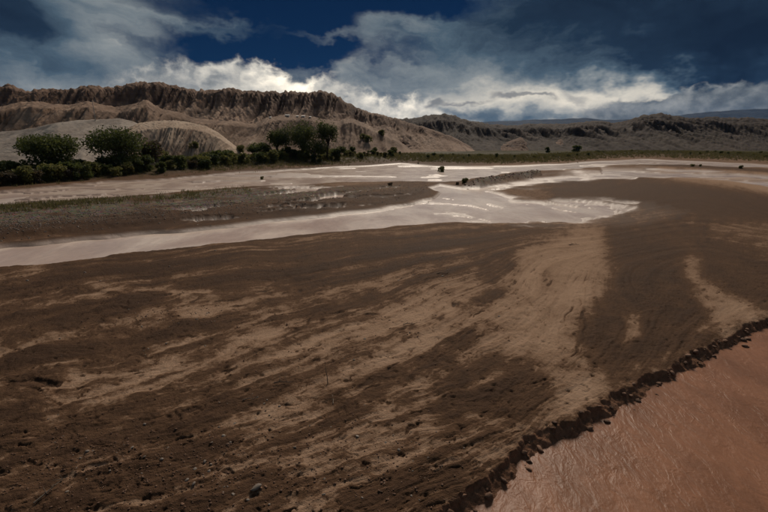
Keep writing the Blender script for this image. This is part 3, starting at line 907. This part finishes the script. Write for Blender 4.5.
def rand_lobes(seed, W, H, base, n, umbrella=0.5):
    g = random.Random(seed)
    out = []
    for i in range(n):
        a, r = g.uniform(0, 2 * math.pi), math.sqrt(g.random()) * 0.72
        zt = base + (H - base) * (0.25 + 0.62 * (1 - umbrella * r * r) * g.uniform(0.55, 1.0))
        s = g.uniform(0.14, 0.34)
        out.append((math.cos(a) * r * W / 2, math.sin(a) * r * W / 2, zt, W * s * .75, W * s * .75, (H - base) * s * .9))
    return out

def tree(name, label, px, pyb, pyt, Y, wpx, seed, n=4200, mat='leaf', base=0.18, nl=14, leaf=0.30, group=None, cat='tree', stems=1, umbrella=0.6, skirt=0):
    p = at(px, pyb, Y)
    zg = drop(p[0], p[1])
    H = at(px, pyt, Y)[2] - zg
    W = wpx / FPX * Y
    lobes = rand_lobes(seed, W, H, H * base, nl, umbrella)
    gs = random.Random(seed + 500)
    for i in range(skirt):
        a_, r_ = gs.uniform(0, 6.28), gs.uniform(.15, .34)
        lobes.append((math.cos(a_) * r_ * W, math.sin(a_) * r_ * W, H * gs.uniform(.22, .42), W * gs.uniform(.10, .17), W * gs.uniform(.10, .17), H * gs.uniform(.12, .2)))
    t = bpy.data.objects.new(name, None)
    link(t); t.location = (p[0], p[1], zg)
    tag(t, label, cat, group)
    obj('trunk', wood_mesh('trunk', H, lobes, 0.022 * H, M['bark'], seed, stems), t)
    obj('crown', leaf_mesh('crown', lobes, n, leaf, M[mat], seed), t)
    return t

tree('broad_tree', 'broad dark dome tree at far left below the grey slope', 52, 172, 133, 104, 58, 1, 6400, nl=30, base=0.02, umbrella=0.55, skirt=12)
tree('broad_tree', 'broad dark spreading tree in front of the grey slope, left of the rounded hill', 120, 168, 128, 118, 62, 2, 6400, nl=30, base=0.02, umbrella=0.45, skirt=12)
tree('small_tree', 'small brownish tree against the face of the rounded buff hill', 157, 168, 141, 124, 24, 3, 1800, 'drysh', nl=9)
tree('tall_tree', 'leftmost tall dark tree of the grove below the white huts', 279, 164, 128, 182, 28, 4, 4200, base=0.02, nl=18)
tree('tall_tree', 'tallest round headed tree in the middle of the grove', 303, 163, 123, 188, 36, 5, 5200, base=0.04, nl=20, umbrella=0.3)
tree('tall_tree', 'slender tall tree at the right end of the grove', 327, 163, 122, 192, 24, 6, 3600, base=0.03, nl=17, umbrella=0.1)
tree('low_tree', 'low dark tree hunched left of the grove', 262, 165, 142, 176, 30, 7, 2400, base=0.05, nl=11)
tree('low_tree', 'low dark tree filling the gap under the grove', 313, 163, 139, 184, 34, 8, 2600, base=0.02, nl=12)
tree('low_tree', 'low dark tree leaning past the right end of the grove', 340, 162, 146, 198, 18, 9, 1400, base=0.04, nl=8)

# shrubs: a few kinds, each copied
def shrub_kind(seed, mat, W, H, n, leaf, stems=3):
    lobes = rand_lobes(seed, W, H, 0.02, 8, 0.5)
    lobes += [(x * .9, y * .9, H * .22, W * .22, W * .22, H * .24) for x, y, *_ in lobes[:4]]
    return leaf_mesh('foliage', lobes, n, leaf, M[mat], seed, 0.2), wood_mesh('stem', H, lobes[:4], 0.02 * H, M['bark'], seed, stems)
KINDS = [shrub_kind(60, 'shrub', 3.0, 2.1, 1100, 0.17), shrub_kind(61, 'leaf', 3.2, 2.3, 1200, 0.18), shrub_kind(62, 'yellow', 2.6, 2.0, 900, 0.16),
         shrub_kind(63, 'drysh', 2.8, 1.7, 800, 0.16), shrub_kind(64, 'shrub', 3.8, 1.9, 1200, 0.17), shrub_kind(65, 'leaf', 2.6, 2.6, 1100, 0.17)]
def shrub(px, py, s, k, label, group=None, Y=None, sz=1.0):
    q = G(px, py) if Y is None else at(px, py, Y)
    x, y = q[0], q[1]
    t = bpy.data.objects.new('shrub', None)
    link(t)
    t.location = (x, y, drop(x, y) - 0.05)
    t.rotation_euler = (0, 0, random.uniform(0, 6.28))
    t.scale = (s, s, s * sz)
    tag(t, label, 'shrub', group)
    obj('foliage', KINDS[k][0], t); obj('stem', KINDS[k][1], t)
    return t
g1 = 'shrubs lining the far left bank'
def bank_y(px):
    a = np.array([p for p in LAND[:18]])
    return float(np.interp(px, a[:, 0], a[:, 1]))
NAMES = {0: 'olive green', 1: 'dark green', 2: 'yellowish green', 3: 'brownish', 4: 'olive green', 5: 'dark green'}
ORD = ['first', 'second', 'third', 'fourth', 'fifth', 'sixth', 'seventh', 'eighth', 'ninth', 'tenth', 'eleventh', 'twelfth', 'thirteenth', 'fourteenth', 'fifteenth',
       'sixteenth', 'seventeenth', 'eighteenth', 'nineteenth', 'twentieth'] + ['%d-th' % i for i in range(21, 60)]
CNT = {}
def nth(key):
    CNT[key] = CNT.get(key, -1) + 1
    return ORD[CNT[key]]
px = -16.0
while px < 215:
    k = random.choice([0, 0, 1, 1, 4, 5, 5, 3] if px > 40 else [3, 3, 0, 4, 3, 1])
    c = NAMES[k]
    reg = 'near the left edge' if px < 45 else ('below the broad dark trees' if px < 140 else 'below the rounded buff hill')
    shrub(px, bank_y(px) - random.uniform(0.5, 1.7), random.uniform(1.1, 1.7), k, c + ' shrub, ' + nth('f' + reg) + ' from left in the front bank row ' + reg, g1)
    if random.random() < 0.85:
        k = random.choice([0, 1, 5, 4, 3]); c = NAMES[k]
        shrub(px + random.uniform(-3, 3), bank_y(px) - random.uniform(3.0, 6.5), random.uniform(1.1, 1.8), k, c + ' shrub, ' + nth('b' + reg) + ' from left behind the front row ' + reg, g1)
    px += random.uniform(7, 13)
shrub(128, bank_y(128) - 1.0, 1.25, 2, 'bright yellowish shrub at the water edge below the second broad tree')
shrub(160, bank_y(160) - 1.2, 0.9, 2, 'small yellowish shrub at the water edge below the buff hill')
shrub(44, bank_y(44) - 3.0, 0.8, 2, 'yellow tinged shrub right below the leftmost broad tree')
g2 = 'low shrubs along the bank by the grove'
px = 200.0
while px < 392:
    k = random.choice([0, 4, 1, 2, 0])
    shrub(px, bank_y(px) - random.uniform(0.8, 2.6), random.uniform(1.3, 2.1) * (1.0 if px < 330 else 0.8), k,
          NAMES[k] + ' low shrub, ' + nth('g') + ' from left on the bank in front of the grove', g2)
    if random.random() < 0.8:
        k = random.choice([0, 4, 1, 5])
        shrub(px + 3, bank_y(px + 3) - random.uniform(2.8, 5.0), random.uniform(1.4, 2.2), k, NAMES[k] + ' shrub, ' + nth('h') + ' from left behind the low strip by the grove', g2)
    px += random.uniform(5, 9)
g3 = 'tiny shrubs along the distant right bank'
px = 400.0
while px < 790:
    k = random.choice([0, 1, 5, 4])
    shrub(px, bank_y(px) - random.uniform(0.9, 2.2), random.uniform(0.4, 0.9), k, NAMES[k] + ' tiny shrub, ' + nth('d') + ' from left along the foot of the dark range', g3)
    px += random.uniform(5, 12)
shrub(575, 155.6, 2.2, 1, 'largest dark round bush at the foot of the dark range')
shrub(547, 156.6, 1.5, 5, 'dark bush left of the largest round bush at the range foot')
shrub(441, 170.8, 0.85, 0, 'small bright green bush standing alone in the shallow water')
shrub(464.5, 184.0, 0.60, 0, 'small green bush at the left tip of the gravel dike')
shrub(458, 185.0, 0.35, 3, 'tiny brown tuft left of the gravel dike')
shrub(418, 163.8, 0.35, 3, 'tiny dark tuft on the sandy point left of the lone bush', None)
shrub(262, 178.0, 0.38, 0, 'small tuft on the mud islet before the grove')
shrub(390, 186.5, 0.40, 3, 'brown tuft near the right end of the gravel bar')
shrub(741, 168.8, 0.55, 0, 'green bush on the thin right hand gravel bar')
shrub(692, 166.6, 0.5, 4, 'low green bush in the middle of the right gravel bar')
shrub(700, 166.6, 0.4, 0, 'low olive bush just right of the middle bush on the right bar')
shrub(4, 162, 1.3, 1, 'dark bush on the grey slope at the left picture edge', None, 112)

# grass: uncountable blades
def grass(name, label, spots, seed, h, per):
    g = np.random.default_rng(seed)
    P = []
    for px_, py_, sx, sy, n in spots:
        for q in range(n):
            a = G(px_ + g.normal() * sx, min(py_ + g.normal() * sy, 505))
            P.append(a[:2])
    P = np.array(P)
    z = ground(P[:, 0], P[:, 1])['z']
    ok = z > WATER_Z + 0.05
    P, z = P[ok], z[ok]
    n = len(P)
    P = np.repeat(P, per, 0) + g.normal(size=(n * per, 2)) * 0.28
    z = np.repeat(z, per)
    hh = h * (0.4 + g.random(n * per)) * (0.6 + 0.6 * sst(60, 180, P[:, 1]))
    a = g.random(n * per) * 6.283
    wv = np.stack([np.cos(a), np.sin(a)], 1) * ((0.03 + 0.03 * g.random(n * per)) * (1 + sst(120, 260, P[:, 1])))[:, None]
    ln = g.normal(size=(n * per, 2)) * hh[:, None] * 0.35
    v = np.zeros((n * per, 3, 3))
    v[:, 0, :2] = P - wv; v[:, 1, :2] = P + wv; v[:, 2, :2] = P + ln
    v[:, 0, 2] = z - 0.05; v[:, 1, 2] = z - 0.05; v[:, 2, 2] = z + hh
    me = mesh_np(name, v.reshape(-1, 3), np.arange(n * per * 3).reshape(-1, 3), M['grass'], False)
    o = obj(name, me)
    tag(o, label, 'grass', None, 'stuff')
sp = [(px_, float(np.interp(px_, [-60, 0, 130, 250], [220, 211.5, 201.5, 192.5])), 9, 2.6, int(26 * random.random() + (14 if px_ < 90 else 2))) for px_ in range(-60, 250, 10)]
sp += [(px_, bank_y(px_) - 2.4, 10, 1.5, 150) for px_ in range(200, 400, 10)]
sp += [(px_, bank_y(px_) - 1.4, 10, 0.9, 200) for px_ in range(400, 790, 10)]
sp += [(px_, bank_y(px_) - 3, 10, 1.6, 40) for px_ in range(-60, 200, 10)]
grass('bank_grass', 'rough olive grass on the far banks and the gravel bar', sp, 77, 0.75, 8)

# ------------------------------------------------------------------ stones, clods, driftwood
def lump(name, seed, mat, squash=0.7, rough=0.25, sub=2):
    g = np.random.default_rng(seed)
    bm = bmesh.new()
    bmesh.ops.create_icosphere(bm, subdivisions=sub, radius=0.5)
    v = np.array([q.co[:] for q in bm.verts])
    k = v.copy()
    for i in range(7):      # flatten along random planes: broken facets
        n = g.normal(size=3); n /= np.linalg.norm(n)
        d = 0.30 + 0.12 * g.random()
        o = k @ n - d
        k -= np.clip(o, 0, None)[:, None] * n * 0.85
    k += g.normal(size=k.shape) * 0.02 * rough * 4
    k *= np.array([1 + 0.35 * g.random(), 0.8 + 0.3 * g.random(), squash])
    for q, c in zip(bm.verts, k): q.co = c
    me = bpy.data.meshes.new(name)
    bm.to_mesh(me); bm.free()
    me.materials.append(mat)
    for p in me.polygons: p.use_smooth = True
    return me
ST = [lump('stone', 800 + i, M['stone'], 0.65, 0.15, 2) for i in range(8)]
CL = [lump('mud_clod', 830 + i, M['clod'], 0.7, 0.75, 2) for i in range(10)]
def put_lump(name, meshes, x, y, z, s, label, cat, group=None, sink=0.25):
    me = random.choice(meshes)
    if name == 'pebble': sink = random.uniform(.2, .42)
    o = obj(name, me)
    o.location = (x, y, z + s * (0.33 - sink))
    o.rotation_euler = (random.uniform(-.4, .4), random.uniform(-.4, .4), random.uniform(0, 6.28))
    o.scale = (s, s * random.uniform(.75, 1.1), s * random.uniform(.7, 1.1))
    tag(o, label, cat, group)
    return o

def scatter(n, spots, seed):
    g = np.random.default_rng(seed)
    P = []
    wts = np.array([s[4] for s in spots], float); wts /= wts.sum()
    for i in g.choice(len(spots), n, p=wts):
        a, b_, sx, sy, _ = spots[i]
        P.append(G(a + g.normal() * sx, min(max(b_ + g.normal() * sy, 240), 530))[:2])
    return np.array(P)

big = G(257, 494)
put_lump('boulder', ST, big[0], big[1], gz(big[0], big[1]), 0.22, 'largest stone, greyish, half sunk in the dark mud at bottom left of centre', 'stone', None, 0.15)
groups = [('pale pebble scattered on the dark mud in the lower left corner', 'pebbles on the lower left mud', 75, [(60, 470, 50, 22, 2), (150, 460, 60, 22, 2), (235, 435, 30, 15, 2), (210, 490, 40, 12, 2), (250, 500, 22, 8, 1.6)]),
          ('small stone on the mud flat at the bottom centre', 'stones on the bottom centre mud', 45, [(330, 440, 40, 22, 2), (400, 470, 40, 22, 2), (300, 490, 30, 12, 1), (410, 455, 8, 14, 1), (265, 400, 18, 8, 1)]),
          ('small stone in the dark streaks on the left of the mud flat', 'stones in the left streaks', 60, [(170, 318, 30, 6, 3), (15, 282, 8, 4, 1.5), (130, 282, 30, 8, 1), (110, 350, 50, 10, 1), (190, 268, 60, 6, 1)]),
          ('small dark stone on the middle of the mud flat', 'stones on the middle mud', 45, [(340, 250, 50, 6, 2), (330, 345, 50, 12, 1.5), (420, 300, 30, 15, 1.5), (440, 275, 20, 8, 1), (560, 245, 20, 6, .6)])]
for lab, grp, n, spots in groups:
    P = scatter(n, spots, 900 + n)
    F = ground(P[:, 0], P[:, 1])
    for (x, y), z, b_ in zip(P, F['z'], F['bank']):
        if b_ > 0.2: continue
        s = 0.04 + 0.075 * random.random() ** 2.2
        s *= 1.0 + 0.035 * max(0, y - 12)
        put_lump('pebble', ST if random.random() < .72 else CL, x, y, float(z), s, lab, 'stone', grp)

# fallen clods along the cut bank
seglen = np.linalg.norm(np.diff(EDGE_W, axis=0), axis=1)
def along(d):
    for (a, b_), L in zip(zip(EDGE_W[:-1], EDGE_W[1:]), seglen):
        if d < L:
            t = (b_ - a) / L
            return a + t * d, np.array([t[1], -t[0]])
        d -= L
    return EDGE_W[-1], np.array([0, -1.0])
dpos, n = 1.0, 0
CLAB = ['dark mud clod fallen on the slope of the cut bank by the near river', 'crumbled clod lying at the foot of the cut bank at the water edge']
while dpos < 27 and n < 230:
    p, nr = along(dpos)
    off = random.uniform(0.02, 0.5) if random.random() < .88 else random.uniform(.45, .85)
    q = p + nr * off
    z = max(gz(q[0], q[1]), RIVER_Z - 0.02)
    s = (0.035 + 0.20 * random.random() ** 2.6) * (1.0 if off < 0.7 else 0.7) * (1 + 0.03 * max(0, q[1] - 12))
    put_lump('mud_clod', CL, q[0], q[1], z, s, CLAB[0] if off < 0.45 else CLAB[1], 'clod', 'clods fallen from the cut bank' if off < 0.45 else 'clods at the water edge', 0.2)
    n += 1
    dpos += random.expovariate(1 / 0.11) if random.random() < .93 else random.uniform(.2, .7)

# small uncountable gravel on bars and mud
def gravel(name, label, P, sizes, mat, seed):
    g = np.random.default_rng(seed)
    bm = bmesh.new(); bmesh.ops.create_icosphere(bm, subdivisions=1, radius=0.5)
    bv = np.array([q.co[:] for q in bm.verts]); bf = np.array([[q.index for q in f.verts] for f in bm.faces]); bm.free()
    z = ground(P[:, 0], P[:, 1])['z']
    n = len(P)
    V = bv[None] * (1 + 0.25 * g.normal(size=(n, len(bv), 1))) * sizes[:, None, None] * np.array([1.2, 1, .7])
    a = g.random(n) * 6.283
    c, s = np.cos(a)[:, None], np.sin(a)[:, None]
    V = np.stack([V[..., 0] * c - V[..., 1] * s, V[..., 0] * s + V[..., 1] * c, V[..., 2]], -1)
    V += np.stack([P[:, 0], P[:, 1], z + sizes * 0.1], 1)[:, None]
    Fc = bf[None] + (np.arange(n) * len(bv))[:, None, None]
    o = obj(name, mesh_np(name, V.reshape(-1, 3), Fc.reshape(-1, 3), mat, True))
    tag(o, label, 'gravel', None, 'stuff')
g = np.random.default_rng(5)
u = g.random(6500) * 460 - 30
P = np.array([G(a, BARC(a) + g.normal() * 5 - 3)[:2] for a in u])
gravel('bar_gravel', 'grey gravel and cobbles strewn on the long mid river bar', P, 0.04 + 0.14 * g.random(len(P)) ** 3, M['stone'], 6)
tt = g.random(700)
P = np.array([G(466 + 74 * a + g.normal() * 1.5, 184.5 - 10.5 * a + g.normal() * 1.5)[:2] for a in tt])
gravel('dike_rubble', 'brown rubble strewn on the short mid river dike', P, 0.10 + 0.26 * g.random(len(P)) ** 2, M['clod'], 7)
P = scatter(3600, [(60, 470, 80, 30, 3), (170, 470, 80, 28, 3), (300, 470, 70, 26, 2), (420, 470, 50, 26, 1), (170, 318, 60, 8, 1.5), (60, 290, 60, 10, .6), (340, 350, 70, 20, 1), (300, 260, 120, 10, 1), (420, 300, 40, 20, .8)], 8)
gravel('mud_grit', 'fine dark grit and crumbs on the streaked mud', P, (0.015 + 0.045 * g.random(len(P)) ** 2.5) * (1 + 0.03 * np.clip(P[:, 1] - 12, 0, 40)), M['clod'], 9)

# driftwood
def branch(name, label, base, pts, r, cat='driftwood', twigs=0, seed=0):
    gr = random.Random(seed)
    t = bpy.data.objects.new(name, None); link(t); t.location = tuple(base)
    tag(t, label, cat)
    bm = bmesh.new(); n = len(pts)
    tube(bm, pts, [r * (1 - 0.75 * i / (n - 1)) for i in range(n)], 7)
    me = bpy.data.meshes.new('stem'); bm.to_mesh(me); bm.free(); me.materials.append(M['wood'])
    obj('stem', me, t)
    for i in range(twigs):
        k = gr.randrange(1, n)
        p = np.array(pts[k]); d = np.array([gr.uniform(-1, 1), gr.uniform(-1, 1), gr.uniform(.0, .8)]) * gr.uniform(.1, .28)
        bm = bmesh.new(); tube(bm, [tuple(p), tuple(p + d * .5 + np.array([0, 0, .02])), tuple(p + d)], [r * .4, r * .28, r * .1], 5)
        me = bpy.data.meshes.new('twig'); bm.to_mesh(me); bm.free(); me.materials.append(M['wood'])
        obj('twig', me, t)
    return t
b = G(328, 386); z = gz(b[0], b[1])
branch('upright_stick', 'thin dark stick standing upright in the mud left of centre', (b[0], b[1], z), [(0, 0, -.1), (-.02, .02, .25), (-.06, .03, .5), (-.09, .06, .78)], 0.018, 'stick', 3, 1)
b = G(333, 405); z = gz(b[0], b[1])
branch('fallen_stick', 'thin stick lying on the mud below the upright stick', (b[0], b[1], z), [(.02, -.1, .02), (0, .1, .04), (-.05, .3, .03), (-.08, .5, .03)], 0.014, 'stick', 1, 2)
b = G(50, 500); z = gz(b[0], b[1])
branch('dead_branch', 'forked dry branch lying in the bottom left corner', (b[0], b[1], z), [(-.15, -.25, .02), (-.05, 0, .06), (.02, .2, .10), (.04, .4, .07)], 0.022, 'branch', 6, 3)
b = G(283, 388); z = gz(b[0], b[1])
branch('dead_branch', 'dark branch lying on the mud left of the upright stick', (b[0], b[1], z), [(-.3, 0, .03), (-.1, .04, .06), (.15, .02, .05), (.35, .08, .03)], 0.02, 'branch', 4, 4)
for i, (a, c, lab) in enumerate([(250, 404, 'flat tangle of twigs beside a dark streak at lower left'), (442, 276, 'small driftwood snag on the mid mud flat near the channel'),
                                 (409, 327, 'dark driftwood piece in the middle of the mud flat'), (574, 246, 'dark snag on the pale sand below the bright channel end')]):
    b = G(a, c); z = gz(b[0], b[1])
    s = 0.55 + 0.022 * max(0, b[1] - 12)
    branch('driftwood', lab, (b[0], b[1], z), [(-.4 * s, 0, .02), (-.1 * s, .08, .07 * s), (.2 * s, .02, .06 * s), (.45 * s, .12, .03)], 0.03 * s, 'driftwood', 5, 10 + i)

# ------------------------------------------------------------------ far man-made bits
def hut(px, py, w_, h_, label, group):
    q = hit(px, py)
    t = bpy.data.objects.new('white_hut', None); link(t); t.location = tuple(q + np.array([0, 0, -0.3]))
    tag(t, label, 'hut', group)
    def bx(name, c, d, mat, parent):
        bm = bmesh.new(); bmesh.ops.create_cube(bm, size=1.0)
        for v in bm.verts: v.co = (c[0] + v.co.x * d[0], c[1] + v.co.y * d[1], c[2] + v.co.z * d[2])
        me = bpy.data.meshes.new(name); bm.to_mesh(me); bm.free(); me.materials.append(mat)
        return obj(name, me, parent)
    wl = bx('wall', (0, 1.2, h_ / 2), (w_, 2.4, h_), M['white'], t)
    bx('door', (w_ * .22, -0.01, h_ * .38), (w_ * .16, .06, h_ * .7), M['hole'], wl)
    bx('window', (-w_ * .2, -0.01, h_ * .58), (w_ * .18, .06, h_ * .28), M['hole'], wl)
    bm = bmesh.new()
    vs = [bm.verts.new(p) for p in [(-w_ * .56, -.35, h_ - .02), (w_ * .56, -.35, h_ - .02), (w_ * .56, 2.75, h_ + .45), (-w_ * .56, 2.75, h_ + .45),
                                    (-w_ * .56, -.35, h_ + .10), (w_ * .56, -.35, h_ + .10), (w_ * .56, 2.75, h_ + .57), (-w_ * .56, 2.75, h_ + .57)]]
    for f in ((3, 2, 1, 0), (4, 5, 6, 7), (0, 1, 5, 4), (1, 2, 6, 5), (2, 3, 7, 6), (3, 0, 4, 7)): bm.faces.new([vs[i] for i in f])
    me = bpy.data.meshes.new('roof'); bm.to_mesh(me); bm.free(); me.materials.append(M['hutroof'])
    obj('roof', me, t)
deps = bpy.context.evaluated_depsgraph_get()
for px_, py_, w_, h_, lab in [(287, 116.5, 2.6, 1.1, 'largest white hut, leftmost of the bright row above the grove'), (297, 117, 1.6, .8, 'small white hut in the middle of the bright row above the grove'),
                              (303, 117, 2.0, .9, 'white hut at the right end of the bright row above the grove'), (310, 117.5, 1.1, .7, 'tiny white hut just past the right end of the row'),
                              (270, 118, 1.2, .7, 'tiny pale hut standing apart left of the white row')]:
    hut(px_, py_, w_, h_, lab, 'white huts on the hillside')

def pole(px, py, hgt):
    q = hit(px, py)
    t = bpy.data.objects.new('utility_pole', None); link(t); t.location = tuple(q)
    tag(t, 'slender pale utility pole standing on the slope above the second broad tree', 'pole')
    bm = bmesh.new(); tube(bm, [(0, 0, -1), (0, 0, hgt * .5), (0, 0, hgt)], [.13, .11, .08], 8)
    me = bpy.data.meshes.new('shaft'); bm.to_mesh(me); bm.free(); me.materials.append(M['pole']); obj('shaft', me, t)
    bm = bmesh.new(); tube(bm, [(-.7, 0, hgt - .5), (0, -.02, hgt - .5), (.7, 0, hgt - .5)], [.05, .06, .05], 6)
    me = bpy.data.meshes.new('crossarm'); bm.to_mesh(me); bm.free(); me.materials.append(M['pole']); obj('crossarm', me, t)
pole(95.5, 120.5, 7.0)

# ------------------------------------------------------------------ air
def haze():
    bm = bmesh.new(); bmesh.ops.create_cube(bm, size=1.0)
    for v in bm.verts:
        v.co = (v.co.x * 36000, (v.co.y + 0.5) * 9700 - 60, -3.0 if v.co.z < 0 else 760.0)
    me = bpy.data.meshes.new('haze'); bm.to_mesh(me); bm.free()
    m = bpy.data.materials.new('haze_air'); m.use_nodes = True
    t = NT(m.node_tree); t.n.clear()
    o = t.new('ShaderNodeOutputMaterial'); v = t.new('ShaderNodeVolumePrincipled')
    v.inputs['Color'].default_value = (0.10, 0.36, 0.95, 1)
    v.inputs['Density'].default_value = 1.9e-5
    v.inputs['Anisotropy'].default_value = 0.1
    t.l.new(v.outputs[0], o.inputs['Volume'])
    me.materials.append(m)
    ob = obj('haze', me)
    tag(ob, 'thin bluish air over the whole valley', 'haze', None, 'stuff')
haze()
